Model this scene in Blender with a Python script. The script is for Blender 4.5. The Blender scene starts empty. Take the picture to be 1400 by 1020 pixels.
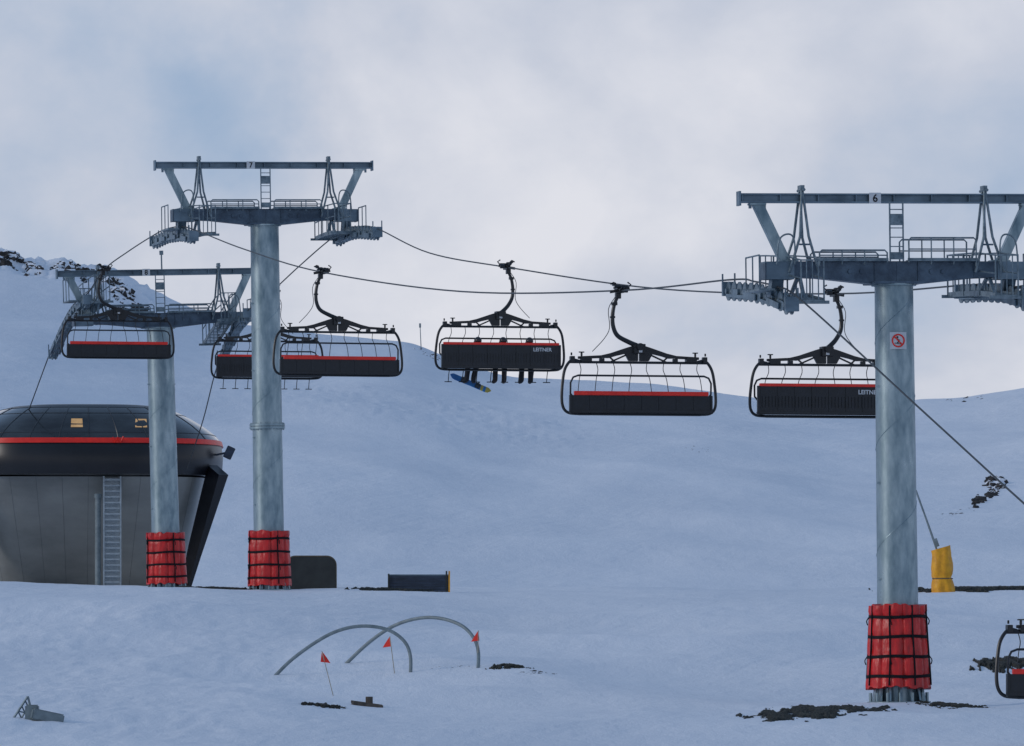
import bpy, bmesh, math, random
import numpy as np
from mathutils import Vector, Matrix, noise, Euler
random.seed(7)
sc=bpy.context.scene
COL=sc.collection
R=math.radians
# ------------------------------------------------------------------ materials
def mat(name,c1,c2=None,rough=0.5,metal=0.0,scale=3.0,stretch=(1,1,1),bump=0.0,bscale=20,spec=0.5,coat=0,lo=0.35,hi=0.65,emit=None,snowtop=False,rvar=0):
    m=bpy.data.materials.new(name); m.use_nodes=True
    nt=m.node_tree; N=nt.nodes; L=nt.links
    b=N['Principled BSDF']
    b.inputs['Roughness'].default_value=rough; b.inputs['Metallic'].default_value=metal
    b.inputs['Specular IOR Level'].default_value=spec
    b.inputs['Coat Weight'].default_value=coat
    tc=N.new('ShaderNodeTexCoord'); mp=N.new('ShaderNodeMapping'); mp.inputs['Scale'].default_value=stretch
    L.new(tc.outputs['Object'],mp.inputs['Vector'])
    if c2 is None: c2=tuple(v*0.75 for v in c1)
    n=N.new('ShaderNodeTexNoise'); n.inputs['Scale'].default_value=scale; n.inputs['Detail'].default_value=6; n.inputs['Roughness'].default_value=0.6
    L.new(mp.outputs['Vector'],n.inputs['Vector'])
    r=N.new('ShaderNodeValToRGB'); r.color_ramp.elements[0].position=lo; r.color_ramp.elements[1].position=hi
    r.color_ramp.elements[0].color=(*c2,1); r.color_ramp.elements[1].color=(*c1,1)
    L.new(n.outputs['Fac'],r.inputs['Fac']); col=r.outputs['Color']
    if rvar:
        q=N.new('ShaderNodeMapRange'); q.inputs['From Min'].default_value=.3; q.inputs['From Max'].default_value=.7; q.inputs['To Min'].default_value=rough+rvar; q.inputs['To Max'].default_value=rough-rvar; L.new(n.outputs['Fac'],q.inputs['Value']); L.new(q.outputs[0],b.inputs['Roughness'])
    if snowtop:
        g=N.new('ShaderNodeNewGeometry'); s=N.new('ShaderNodeSeparateXYZ'); L.new(g.outputs['Normal'],s.inputs[0])
        a=N.new('ShaderNodeMath'); a.operation='MULTIPLY_ADD'; a.inputs[1].default_value=.9; L.new(n.outputs['Fac'],a.inputs[0]); L.new(s.outputs['Z'],a.inputs[2])
        q=N.new('ShaderNodeMapRange'); q.inputs['From Min'].default_value=snowtop; q.inputs['From Max'].default_value=snowtop+.12; L.new(a.outputs[0],q.inputs['Value'])
        mx=N.new('ShaderNodeMix'); mx.data_type='RGBA'; L.new(q.outputs[0],mx.inputs['Factor']); L.new(col,mx.inputs['A']); mx.inputs['B'].default_value=(.75,.78,.84,1); col=mx.outputs['Result']
    L.new(col,b.inputs['Base Color'])
    if bump>0:
        n2=N.new('ShaderNodeTexNoise'); n2.inputs['Scale'].default_value=bscale; n2.inputs['Detail'].default_value=5
        L.new(mp.outputs['Vector'],n2.inputs['Vector'])
        bp=N.new('ShaderNodeBump'); bp.inputs['Strength'].default_value=1; bp.inputs['Distance'].default_value=bump
        L.new(n2.outputs['Fac'],bp.inputs['Height']); L.new(bp.outputs['Normal'],b.inputs['Normal'])
    if emit:
        b.inputs['Emission Color'].default_value=(*emit[0],1); b.inputs['Emission Strength'].default_value=emit[1]
    return m
M={}
M['galv']=mat('galvanised_steel',(0.35,0.44,0.48),(0.13,0.195,0.23),rough=0.36,metal=0.6,scale=2.6,stretch=(1.3,1.3,0.45),bump=0.005,bscale=5,lo=.28,hi=.72,rvar=.1)
M['galv2']=mat('galvanised_rail',(0.20,0.26,0.30),(0.08,0.12,0.15),rough=0.42,metal=0.45,scale=6)
M['ladder']=mat('pale_galvanised_ladder',(0.38,0.43,0.46),(0.27,0.32,0.35),rough=0.5,metal=0.2,scale=6)
M['beam']=mat('weathered_beam_steel',(0.085,0.13,0.18),(0.038,0.062,0.095),rough=0.42,metal=0.4,scale=3,bump=0.003)
M['beaml']=mat('light_beam_steel',(0.17,0.24,0.30),(0.08,0.125,0.165),rough=0.42,metal=0.4,scale=2,stretch=(.6,1,1))
M['red']=mat('red_vinyl',(0.68,0.011,0.010),(0.40,0.006,0.007),rough=0.36,scale=3,stretch=(2,2,.6),bump=0.05,bscale=3.5)
M['strap']=mat('black_webbing',(0.012,0.012,0.015),(0.006,0.006,0.008),rough=0.8,scale=12,spec=.2)
M['black']=mat('black_powder_coat',(0.009,0.012,0.016),(0.005,0.006,0.009),rough=0.35,scale=5)
M['seat']=mat('black_seat_plastic',(0.009,0.012,0.018),(0.005,0.007,0.010),rough=0.42,scale=6,bump=0.003)
M['redtrim']=mat('red_trim_paint',(0.88,0.025,0.012),(0.70,0.018,0.010),rough=0.4,scale=4)
M['white']=mat('white_paint',(0.62,0.64,0.66),(0.52,0.54,0.56),rough=0.5,scale=5)
M['rope']=mat('steel_rope',(0.075,0.085,0.095),(0.04,0.045,0.05),rough=0.5,metal=0.5,scale=30)
M['glass']=mat('dark_canopy_glass',(0.034,0.044,0.052),(0.006,0.008,0.011),rough=0.16,scale=.9,coat=.5,stretch=(.6,1,2))
M['gloss']=mat('black_gloss_panel',(0.009,0.010,0.014),(0.005,0.006,0.009),rough=0.34,scale=1.2)
M['frame']=mat('grey_window_frame',(0.04,0.046,0.054),(0.022,0.026,0.032),rough=0.35,scale=4)
M['panel']=mat('grey_soffit_panel',(0.31,0.315,0.295),(0.15,0.157,0.152),rough=0.3,scale=0.30,stretch=(.7,1,1.6),lo=.3,hi=.7)
M['seam']=mat('dark_seam',(0.12,0.125,0.13),rough=0.6)
M['warm']=mat('lit_window_glass',(0.4,0.26,0.12),(0.06,.04,.02),rough=0.2,scale=2.6,emit=((1.0,0.62,0.28),0.30))
M['yellow']=mat('yellow_vinyl',(0.85,0.40,0.008),(0.62,0.26,0.006),rough=0.5,scale=4,bump=0.03,bscale=5)
M['rock']=mat('volcanic_rock',(0.050,0.047,0.046),(0.014,0.014,0.016),rough=0.9,scale=3,bump=0.05,bscale=6)
M['rocksnow']=mat('snow_dusted_rock',(0.060,0.055,0.053),(0.018,0.018,0.020),rough=0.9,scale=2.2,bump=0.05,bscale=6,snowtop=.86)
M['dirt']=mat('dark_soil',(0.060,0.052,0.042),(0.014,0.014,0.013),rough=0.95,scale=5,bump=0.05)
M['soil']=mat('dark_soil_and_moss',(0.055,0.052,0.038),(0.010,0.011,0.010),rough=0.95,scale=7,bump=0.08,bscale=14)
M['pipe']=mat('grey_pipe',(0.20,0.25,0.27),(0.12,0.16,0.18),rough=0.5,scale=4)
M['flag']=mat('orange_red_flag_cloth',(0.85,0.04,0.02),(0.65,0.03,0.02),rough=0.7,scale=6)
M['bamboo']=mat('pole_cane',(0.42,0.38,0.30),(0.26,0.24,0.2),rough=0.7,scale=8)
M['hut']=mat('dark_green_grey_shell',(0.026,0.032,0.031),(0.012,0.016,0.016),rough=0.45,scale=2)
M['tan']=mat('tan_edge',(0.16,0.125,0.08),(0.09,0.075,0.05),rough=0.6,scale=4)
M['blue']=mat('blue_grey_cover',(0.035,0.055,0.095),(0.015,0.026,0.045),rough=0.5,scale=2,stretch=(1,1,5))
M['cloth']=mat('dark_ski_clothing',(0.012,0.013,0.019),(0.006,0.007,0.010),rough=0.8,scale=8)
M['cloth2']=mat('charcoal_ski_clothing',(0.028,0.018,0.018),(0.012,0.009,0.010),rough=0.8,scale=8)
M['boardb']=mat('blue_board_top',(0.02,0.20,0.50),(0.012,0.10,0.34),rough=0.3,scale=3)
M['boardy']=mat('yellow_board_top',(0.55,0.45,0.08),(0.4,0.3,0.05),rough=0.3,scale=3)
M['helmet']=mat('helmet_shell',(0.025,0.025,0.03),rough=0.3)
M['wood']=mat('weathered_wood',(0.12,0.10,0.085),(0.05,0.045,0.04),rough=0.9,scale=4)
M['lens']=mat('goggle_lens',(0.1,0.05,0.02),rough=0.1)
# ------------------------------------------------------------------ mesh kit
def box(bm,c,s,rot=None):
    mt=Matrix.Translation(Vector(c))@(rot.to_matrix().to_4x4() if rot else Matrix())@Matrix.Diagonal((*s,1))
    bmesh.ops.create_cube(bm,size=1,matrix=mt)
def frame(d,up=Vector((0,0,1))):
    d=d.normalized()
    if abs(d.dot(up))>0.98: up=Vector((0,1,0))
    x=d.cross(up).normalized(); return x,x.cross(d).normalized()
def beam(bm,p,q,w,h,w2=None,h2=None):
    p=Vector(p);q=Vector(q);x,z=frame(q-p); w2=w2 or w;h2=h2 or h
    vs=[]
    for P,a,b in((p,w,h),(q,w2,h2)):
        for sx,sz in((-1,-1),(1,-1),(1,1),(-1,1)): vs.append(bm.verts.new(P+x*sx*a/2+z*sz*b/2))
    for f in((0,1,2,3),(7,6,5,4),(0,4,5,1),(1,5,6,2),(2,6,7,3),(3,7,4,0)): bm.faces.new([vs[i] for i in f])
def smoothpts(pts,k=6):
    pts=[Vector(p) for p in pts]; P=[pts[0]*2-pts[1]]+pts+[pts[-1]*2-pts[-2]]; out=[]
    for i in range(1,len(P)-2):
        for j in range(k):
            t=j/k
            out.append(0.5*((2*P[i])+(P[i+1]-P[i-1])*t+(2*P[i-1]-5*P[i]+4*P[i+1]-P[i+2])*t*t+(3*P[i]-P[i-1]-3*P[i+1]+P[i+2])*t**3))
    out.append(pts[-1]); return out
def tube(bm,pts,r,seg=8,r2=None,closed=False,smooth=0):
    if smooth: pts=smoothpts(pts,smooth)
    pts=[Vector(p) for p in pts]; n=len(pts); rings=[]; x=None
    for i,p in enumerate(pts):
        if closed: d=pts[(i+1)%n]-pts[i-1]
        else: d=pts[min(i+1,n-1)]-pts[max(i-1,0)]
        d.normalize()
        if x is None: x,_=frame(d)
        else: x=(x-d*x.dot(d)).normalized()
        y=d.cross(x); rr=r if r2 is None else r+(r2-r)*i/(n-1)
        rings.append([bm.verts.new(p+(x*math.cos(a)+y*math.sin(a))*rr) for a in [2*math.pi*k/seg for k in range(seg)]])
    for i in range(n if closed else n-1):
        A=rings[i];B=rings[(i+1)%n]
        for k in range(seg): bm.faces.new((A[k],A[(k+1)%seg],B[(k+1)%seg],B[k]))
    if not closed:
        bm.faces.new(rings[0][::-1]); bm.faces.new(rings[-1])
def cyl(bm,p,q,r,r2=None,seg=16): tube(bm,[p,q],r,seg,r2)
def prism(bm,pts,y0,y1):
    a=[bm.verts.new((x,y0,z)) for x,z in pts]; b=[bm.verts.new((x,y1,z)) for x,z in pts]
    bm.faces.new(a); bm.faces.new(b[::-1])
    for i in range(len(pts)): j=(i+1)%len(pts); bm.faces.new((a[i],b[i],b[j],a[j]))
def mesh_from(bm,name,m,bevel=0,sharp=35):
    if bevel: 
        es=[e for e in bm.edges if len(e.link_faces)==2 and e.calc_face_angle(0)>0.6]
        bmesh.ops.bevel(bm,geom=es,offset=bevel,segments=2,affect='EDGES',clamp_overlap=True)
    bmesh.ops.recalc_face_normals(bm,faces=bm.faces)
    me=bpy.data.meshes.new(name); bm.to_mesh(me); bm.free()
    for ml in (m if isinstance(m,(list,tuple)) else [m]): me.materials.append(ml)
    me.polygons.foreach_set('use_smooth',[True]*len(me.polygons)); me.set_sharp_from_angle(angle=R(sharp))
    return me
def add(name,me,parent=None,loc=None):
    o=bpy.data.objects.new(name,me); COL.objects.link(o)
    if parent: o.parent=parent
    if loc is not None: o.location=loc
    return o
def part(name,bm,m,parent=None,bevel=0,sharp=35,loc=None): return add(name,mesh_from(bm,name,m,bevel,sharp),parent,loc)
def root(name,loc,label,cat,group=None,rz=0):
    e=bpy.data.objects.new(name,None); COL.objects.link(e); e.location=loc; e.rotation_euler=(0,0,rz); e.empty_display_size=.3
    tag(e,label,cat,group); return e
def tag(o,label,cat,group=None):
    o['label']=label;o['category']=cat
    if group:o['group']=group
def text_mesh(s,size,m,ext=0.004,bold=0.0):
    cu=bpy.data.curves.new('lettering','FONT'); cu.body=s; cu.size=size; cu.extrude=ext; cu.offset=bold; cu.align_x='CENTER'; cu.align_y='CENTER'
    o=bpy.data.objects.new('lettering_source',cu); COL.objects.link(o)
    dg=bpy.context.evaluated_depsgraph_get(); me=bpy.data.meshes.new_from_object(o.evaluated_get(dg)); bpy.data.objects.remove(o)
    me.materials.clear(); me.materials.append(m); return me
# ------------------------------------------------------------------ terrain (metres, eye level z=0, view along +y)
ky=[-200,60,100,140,160,182,200,220,240,256,270,284,292,302,318,335,350]
kz=[-9,-4.2,-3.2,-2.35,-1.75,-1.13,-.55,.35,1.35,2.25,2.6,2.78,2.75,2.3,1.2,.7,.6]
gy=np.arange(-300,3000,1.0); prof=np.interp(gy,ky,kz); k=np.hanning(13); k/=k.sum(); prof=np.convolve(prof,k,'same')
rx=[-400,-120,-42,-38.4,-33,-30,-26,-24,-15,-8.4,-6.6,-6,-3,0,12,18,24,30,33,37,42,60,120,400]
rz=[46,42,33.4,32.6,32.0,30.4,28.6,27.6,26.5,25.9,25.3,24.9,23.8,23.0,22.5,21.6,20.8,20.6,21.2,21.4,22.2,24,30,36]
gx=np.arange(-420,420,.5); ridge=np.interp(gx,rx,rz); k2=np.hanning(7);k2/=k2.sum(); ridge=np.convolve(np.pad(ridge,3,'edge'),k2,'valid')
k3=np.hanning(41);k3/=k3.sum(); ridges=np.convolve(np.pad(ridge,20,'edge'),k3,'valid')
def ss(a,b,v): t=min(1,max(0,(v-a)/(b-a))); return t*t*(3-2*t)
def ground(x,y,fine=True):
    z=float(np.interp(y,gy,prof)) if y<350 else .6
    z+=-0.011*max(-25,min(0,x))*ss(200,262,y)*(1-ss(300,340,y))
    if y>340:
        xr=x*(600/max(y,480)) if y>600 else x
        w=ss(520,595,y); Rr=float(np.interp(xr,gx,ridge))*w+float(np.interp(xr,gx,ridges))*(1-w)
        f=((max(0,y-340)/260)) if y<600 else 1
        z+= (Rr-.6)*f
        if y>600: z-=(y-600)*0.02
    if fine:
        m=ss(330,420,y)
        z+=(noise.fractal(Vector((x*.05,y*.03,1.3)),0.9,2.1,3)*(.30*(1-m)+.65*m))*(1-.9*ss(560,600,y))
        z+=noise.fractal(Vector((x*.35,y*.16,7)),0.9,2.1,4)*(.05*(1-m)+.04*m)
        if y<300:
            rr=noise.noise(Vector((x*.10+y*.02,y*.05,11))); z+=.30*(1-abs(rr)*2.2)*ss(150,175,y)*(1-ss(240,262,y))*.8
            q=(y-(236-.35*(x+15))); z+=.28*math.exp(-(q/5)**2)*(1-ss(-6,6,x))
            q=(y-(205+.5*(x+5))); z+=.16*math.exp(-(q/4)**2)*ss(-20,-8,x)*(1-ss(4,10,x))
            z+=.08*abs(noise.fractal(Vector((x*.9,y*.22,17)),.8,2.1,4))*ss(150,165,y)*(1-ss(225,245,y))*(1-ss(-9,-1,x))
            hyp=math.hypot(x-9.5,(y-182)*.8); z+=.18*math.exp(-(hyp/2.6)**2)
        if 470<y<560 and -24<x<10:
            w=ss(490,512,y)*(1-ss(530,548,y))*ss(-24,-12,x)*(1-ss(2,10,x))
            z+=w*abs(noise.fractal(Vector((x*1.1,y*.45,3)),0.7,2.1,4))*.18
        if y>575 and x<-27:
            w=ss(575,590,y)*ss(-27,-31,x); z+=w*(noise.fractal(Vector((x*.4,y*.2,9)),0.6,2.2,5)*.8)
    return z
F=10000.0; HZ=900.0
def at(px,py,y): return Vector(((px-700)/F*y,y,(HZ-py)/F*y))
def ong(px,py,y0=142,y1=590):
    y=y0;best=None
    while y<y1:
        x=(px-700)/F*y; g_=HZ-F*ground(x,y)/y
        if best is None or (y<292 and g_<best[0]): best=(g_,y)
        if g_<=py: return Vector((x,y,ground(x,y)))
        if y>292 and best[0]-py<7: y=best[1]; x=(px-700)/F*y; return Vector((x,y,ground(x,y)))
        y+=.4
    return Vector(((px-700)/F*y,y,ground((px-700)/F*y,y)))
ys=list(np.arange(-60,136,6.0))+list(np.arange(136,330,.6))+list(np.arange(330,480,2.0))+list(np.arange(480,620,1.0))+list(np.arange(620,900,20))+[1000,1300,1800,2500]
ts=[-6,-4,-2.5,-1.5,-1,-.7,-.5,-.35,-.25,-.18,-.14,-.11,-.09]+list(np.arange(-.078,.0785,.0004))+[.09,.11,.14,.18,.25,.35,.5,.7,1,1.5,2.5,4,6]
vv=[];nc=len(ts)
for y in ys:
    for t in ts:
        x=t*(y+80); vv.append((x,y,ground(x,y)))
ff=[(j*nc+i,j*nc+i+1,(j+1)*nc+i+1,(j+1)*nc+i) for j in range(len(ys)-1) for i in range(nc-1)]
me=bpy.data.meshes.new('snow_ground'); me.from_pydata(vv,[],ff); me.polygons.foreach_set('use_smooth',[True]*len(ff))
g=add('ground',me); g['kind']='structure'
def snow_mat():
    m=bpy.data.materials.new('wind_packed_snow'); m.use_nodes=True; nt=m.node_tree;N=nt.nodes;L=nt.links;b=N['Principled BSDF']
    b.inputs['Roughness'].default_value=.7; b.inputs['Specular IOR Level'].default_value=.25
    g=N.new('ShaderNodeNewGeometry')
    def nz(scale,st,detail=6,ro=.6,rot=0):
        mp=N.new('ShaderNodeMapping'); mp.vector_type='TEXTURE'; mp.inputs['Rotation'].default_value=(0,0,rot); mp.inputs['Scale'].default_value=tuple(1/v for v in st); L.new(g.outputs['Position'],mp.inputs['Vector'])
        n=N.new('ShaderNodeTexNoise'); n.inputs['Scale'].default_value=scale;n.inputs['Detail'].default_value=detail;n.inputs['Roughness'].default_value=ro
        L.new(mp.outputs['Vector'],n.inputs['Vector']); return n
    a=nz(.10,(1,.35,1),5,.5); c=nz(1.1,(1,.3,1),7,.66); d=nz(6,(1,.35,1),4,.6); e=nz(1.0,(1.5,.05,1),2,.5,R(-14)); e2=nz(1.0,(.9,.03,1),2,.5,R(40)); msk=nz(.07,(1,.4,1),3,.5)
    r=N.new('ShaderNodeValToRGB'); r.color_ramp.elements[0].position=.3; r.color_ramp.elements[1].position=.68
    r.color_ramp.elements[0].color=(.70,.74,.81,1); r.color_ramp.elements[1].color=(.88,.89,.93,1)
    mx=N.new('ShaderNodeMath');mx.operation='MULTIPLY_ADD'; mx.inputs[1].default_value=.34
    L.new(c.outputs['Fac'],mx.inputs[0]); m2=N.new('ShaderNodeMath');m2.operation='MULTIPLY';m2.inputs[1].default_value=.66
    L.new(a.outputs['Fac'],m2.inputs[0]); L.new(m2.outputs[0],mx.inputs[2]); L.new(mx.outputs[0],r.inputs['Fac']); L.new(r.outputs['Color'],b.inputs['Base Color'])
    mr=N.new('ShaderNodeMapRange'); mr.inputs['From Min'].default_value=.42; mr.inputs['From Max'].default_value=.6; L.new(msk.outputs['Fac'],mr.inputs['Value'])
    prev=None
    for nn,dist,useM in((c,.085,False),(d,.016,False),(e,.06,True),(e2,.05,True)):
        bb=N.new('ShaderNodeBump'); bb.inputs['Distance'].default_value=dist; L.new(nn.outputs['Fac'],bb.inputs['Height'])
        if useM: L.new(mr.outputs[0],bb.inputs['Strength'])
        if prev: L.new(prev.outputs['Normal'],bb.inputs['Normal'])
        prev=bb
    L.new(prev.outputs['Normal'],b.inputs['Normal']); return m
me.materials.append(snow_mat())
# ------------------------------------------------------------------ lift line
U=Vector((-0.2237,0.9747,0)); A=Vector((0.9747,0.2237,0)); TH=math.atan2(A.y,A.x)
T6=Vector((9.5,182,0)); T7=T6+U*82.1; T8=T7+U*20.5-A*.13
def side(T,sg,s,z): v=T+A*3.0*sg+U*s; return Vector((v.x,v.y,z))
def sheave_mesh():
    bm=bmesh.new(); cyl(bm,(-.05,0,0),(.05,0,0),.20,seg=18); cyl(bm,(-.085,0,0),(-.05,0,0),.245,seg=18); cyl(bm,(.05,0,0),(.085,0,0),.245,seg=18); cyl(bm,(-.15,0,0),(.15,0,0),.07,seg=8)
    return mesh_from(bm,'sheave',M['galv2'])
SH=sheave_mesh()
def tower(T,top,num,curves,label,lean,flange=None,rail=(.9,.9),tubeR=.5,sign=False):
    zb=ground(T.x,T.y)-.15; H=top-zb
    r=root('lift_tower',(T.x,T.y,zb),label,'ski lift tower','ski lift towers')
    r.matrix_basis=Matrix.Translation((T.x+math.sin(R(-lean))*H,T.y,zb))@Matrix.Rotation(R(lean),4,'Y')@Matrix.Rotation(TH,4,'Z')
    bm=bmesh.new()
    tube(bm,[(0,0,.15),(0,0,H*.5),(0,0,H)],tubeR*1.04,48,tubeR*.96)
    cyl(bm,(0,0,H-.02),(0,0,H+.03),tubeR*1.12,seg=32)
    if flange:
        cyl(bm,(0,0,flange-.09),(0,0,flange-.01),tubeR*1.2,seg=32); cyl(bm,(0,0,flange+.01),(0,0,flange+.09),tubeR*1.2,seg=32)
        for i in range(20):
            a=2*math.pi*i/20; cyl(bm,(math.cos(a)*tubeR*1.12,math.sin(a)*tubeR*1.12,flange-.13),(math.cos(a)*tubeR*1.12,math.sin(a)*tubeR*1.12,flange+.13),.02,seg=6)
    turns=(H-3)/2.6; pts=[]
    for i in range(int(turns*24)):
        a=2*math.pi*i/24; z=2.6+(H-2.9)*i/(turns*24); rr=tubeR*(1.04-.08*z/H)+.001; pts.append((rr*math.cos(a),rr*math.sin(a),z))
    tube(bm,pts,.010,4)
    zz=3.2
    while zz<H-.5:
        for a in (0.3,math.pi+.3): box(bm,(math.cos(a)*tubeR*1.03,math.sin(a)*tubeR*1.03,zz),(.1,.05,.05))
        zz+=2.4
    part('mast',bm,M['galv'],r)
    bm=bmesh.new(); cyl(bm,(0,0,.05),(0,0,.16),.80,seg=32)
    for i in range(14):
        a=2*math.pi*i/14; ca,sa=math.cos(a),math.sin(a)
        beam(bm,(ca*.63,sa*.63,.16),(ca*.55,sa*.55,.72),.05,.24,.05,.08)
        cyl(bm,(ca*.72,sa*.72,.1),(ca*.72,sa*.72,.38),.035,seg=6)
    part('base_flange',bm,M['galv'],r)
    big=num=='6'
    pz0=.50 if big else .30; ph=2.05 if big else 1.95; r0=.82 if big else .79; r1=.12 if big else .06
    bm=bmesh.new(); seg=128; rows=28; ring=[]
    for j in range(rows+1):
        f=j/rows; z=pz0+ph*f; row=[]
        for i in range(seg):
            a=2*math.pi*i/seg; cell=abs(math.sin(a*8/2+.4))
            rr=(r0-r1*f)*(1-.07*(1-cell)**4)-sum(.022*math.exp(-((f-q)/.022)**2) for q in(.14,.38,.62,.86))
            rr+=.024*noise.noise(Vector((math.cos(a)*3,math.sin(a)*3,z*2.0+T.x)))+.012*noise.noise(Vector((math.cos(a)*9,math.sin(a)*9,z*3.5+T.x)))+(0.04 if f>.9 else 0)*(noise.noise(Vector((a*4,T.y,1)))+.5)
            zt=z+(.08*noise.noise(Vector((math.cos(a)*4,math.sin(a)*4,T.x))) if j in(0,rows) else 0)
            row.append(bm.verts.new((rr*math.cos(a),rr*math.sin(a),zt)))
        ring.append(row)
    for row in(ring[-1],ring[0]):
        inner=[bm.verts.new((v.co.x*.68,v.co.y*.68,v.co.z)) for v in row]
        for i in range(seg): bm.faces.new((row[i],row[(i+1)%seg],inner[(i+1)%seg],inner[i]))
    for j in range(rows):
        for i in range(seg): bm.faces.new((ring[j][i],ring[j][(i+1)%seg],ring[j+1][(i+1)%seg],ring[j+1][i]))
    pad=part('base_pad',bm,M['red'],r,sharp=60)
    pad['label']='red padded mat strapped around mast'
    bm=bmesh.new()
    def band(f,h):
        ns=48; v=[]
        for i in range(ns):
            a=2*math.pi*i/ns; sag=.012*math.sin(a*3+f*20); rr=r0+.008-r1*f+.008*noise.noise(Vector((math.cos(a)*3,math.sin(a)*3,f*9)))
            v.append([bm.verts.new((q*math.cos(a),q*math.sin(a),pz0+ph*f+sag+dz)) for q,dz in((rr,-h),(rr,h),(rr-.06,h),(rr-.06,-h))])
        for i in range(ns):
            p,q=v[i],v[(i+1)%ns]
            for k in range(4): bm.faces.new((p[k],q[k],q[(k+1)%4],p[(k+1)%4]))
    for f in(.14,.38,.62,.86): band(f,.038)
    for i in range(8):
        a=2*math.pi*(i+.3)/8
        if not big and i%2: continue
        P=[Vector(((r0+.016-r1*f)*math.cos(a+.015*math.sin(f*7+i)),(r0+.016-r1*f)*math.sin(a+.015*math.sin(f*7+i)),pz0+ph*f)) for f in(.03,.2,.38,.62,.8,1.0)]
        for p,q in zip(P,P[1:]): beam(bm,p,q,.04,.02)
        if i%2 or not big:
            for f in(.38,.86):
                rr=r0+.03-r1*f; tube(bm,[(rr*math.cos(a),rr*math.sin(a),pz0+ph*f),((rr+.05)*math.cos(a+.05),(rr+.05)*math.sin(a+.05),pz0+ph*f-.1),((rr+.02)*math.cos(a+.07),(rr+.02)*math.sin(a+.07),pz0+ph*f-.2)],.015,5,smooth=3)
    part('strap',bm,M['strap'],pad)
    bm=bmesh.new()
    for sg in(-1,1):
        beam(bm,(0,0,H+.30),(sg*.55,0,H+.30),.5,.58); beam(bm,(sg*.55,0,H+.30),(sg*2.0,0,H+.38),.5,.56,.44,.42); beam(bm,(sg*2.0,0,H+.38),(sg*3.35,0,H+.40),.44,.42,.4,.36)
    for x in(-3.36,-.56,.56,3.36): box(bm,(x,0,H+.34),(.035,.56,.62 if abs(x)<1 else .42))
    for x in(-1.2,-.9,.9,1.2): cyl(bm,(x,-.28,H+.33),(x,-.22,H+.33),.06,seg=10)
    box(bm,(0,0,H+.05),(1.3,1.1,.06))
    part('crossarm',bm,M['beam'],r,bevel=.01)
    bm=bmesh.new(); zt=H+2.16
    box(bm,(0,0,zt+.1),(7.9,.26,.035)); box(bm,(0,0,zt-.1),(7.9,.26,.035)); box(bm,(0,0,zt),(7.9,.03,.17))
    for i in range(9): box(bm,(-3.9+i*.975,0,zt),(.02,.24,.165))
    for sg in(-1,1): box(bm,(sg*3.96,0,zt-.01),(.05,.3,.36)); cyl(bm,(sg*3.7,-.1,zt-.12),(sg*3.7,-.1,zt-.26),.04,seg=6)
    part('overhead_beam',bm,M['beaml'],r)
    for sg in(-1,1):
        bm=bmesh.new(); beam(bm,(sg*3.5,0,zt-.12),(sg*2.78,0,H+.56),.2,.26); box(bm,(sg*3.5,0,zt-.15),(.42,.3,.05)); box(bm,(sg*2.74,0,H+.60),(.5,.36,.05))
        beam(bm,(sg*3.28,0,zt-.12),(sg*3.3,0,zt-.6),.03,.03)
        part('strut',bm,M['galv'],r,bevel=.012)
    for sg in(-1,1):
        bm=bmesh.new(); x0=sg*2.36
        for yy in(-.3,.3):
            tube(bm,[(x0,yy*.3,zt+.28),(x0-sg*.10,yy,H+1.2),(x0-sg*.34,yy*1.2,H+.3)],.035,6); tube(bm,[(x0,yy*.3,zt+.28),(x0+sg*.12,yy,H+1.2),(x0+sg*.42,yy*1.2,H+.3)],.035,6)
        tube(bm,[(x0,-.3,zt+.2),(x0,.3,zt+.2)],.04,6); box(bm,(x0,0,zt+.26),(.10,.3,.12))
        tube(bm,[(x0-sg*.12,-.3,H+1.0),(x0+sg*.14,-.3,H+1.0)],.025,6)
        tube(bm,[(x0+sg*.75,-.4,H+.5),(x0+sg*.68,-.4,H+1.1),(x0+sg*.45,-.4,H+1.25),(x0+sg*.3,-.4,H+1.1),(x0+sg*.28,-.4,H+.5)],.022,6,smooth=4)
        part('lifting_frame',bm,M['galv2'],r)
    bm=bmesh.new()
    for x in(-.17,.17): beam(bm,(x+.0,-.3,H+.58),(x,-.3,zt-.1),.035,.035)
    for i in range(6): beam(bm,(-.17,-.3,H+.72+i*.23),(.17,-.3,H+.72+i*.23),.025,.025)
    box(bm,(0,-.3,H+1.62),(.3,.05,.28)); box(bm,(0,-.3,H+.72),(.3,.05,.18))
    part('ladder',bm,M['galv2'],r)
    for i,sg in enumerate((-1,1)):
        bm=bmesh.new(); hr=rail[i]; xs=[sg*(.28+j*.58) for j in range(4)]
        for yy in(-.42,.42):
            tube(bm,[(xs[0],yy,H+.55),(xs[0],yy,H+hr-.06),(xs[0]+sg*.06,yy,H+hr),(xs[-1]-sg*.06,yy,H+hr),(xs[-1],yy,H+hr-.06),(xs[-1],yy,H+.45)],.022,6)
            tube(bm,[(xs[0],yy,H+(hr+.6)/2),(xs[-1],yy,H+(hr+.6)/2)],.018,6)
            for x in xs[1:-1]: tube(bm,[(x,yy,H+.5),(x,yy,H+hr)],.018,6)
        box(bm,(sg*1.15,-.42,H+.62),(1.8,.02,.08)); box(bm,(sg*1.15,-.33,H+.595),(1.8,.22,.03))
        part('railing',bm,M['galv2'],r)
    bm=bmesh.new(); box(bm,(-.5,-.155,zt),(.30,.02,.27)); pl=part('number_plate',bm,M['white'],r)
    t=text_mesh(num,.27,M['strap'],bold=.003); o=add('numeral',t,pl); o.location=(-.5,-.172,zt-.01); o.rotation_euler=(R(90),0,0)
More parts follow.
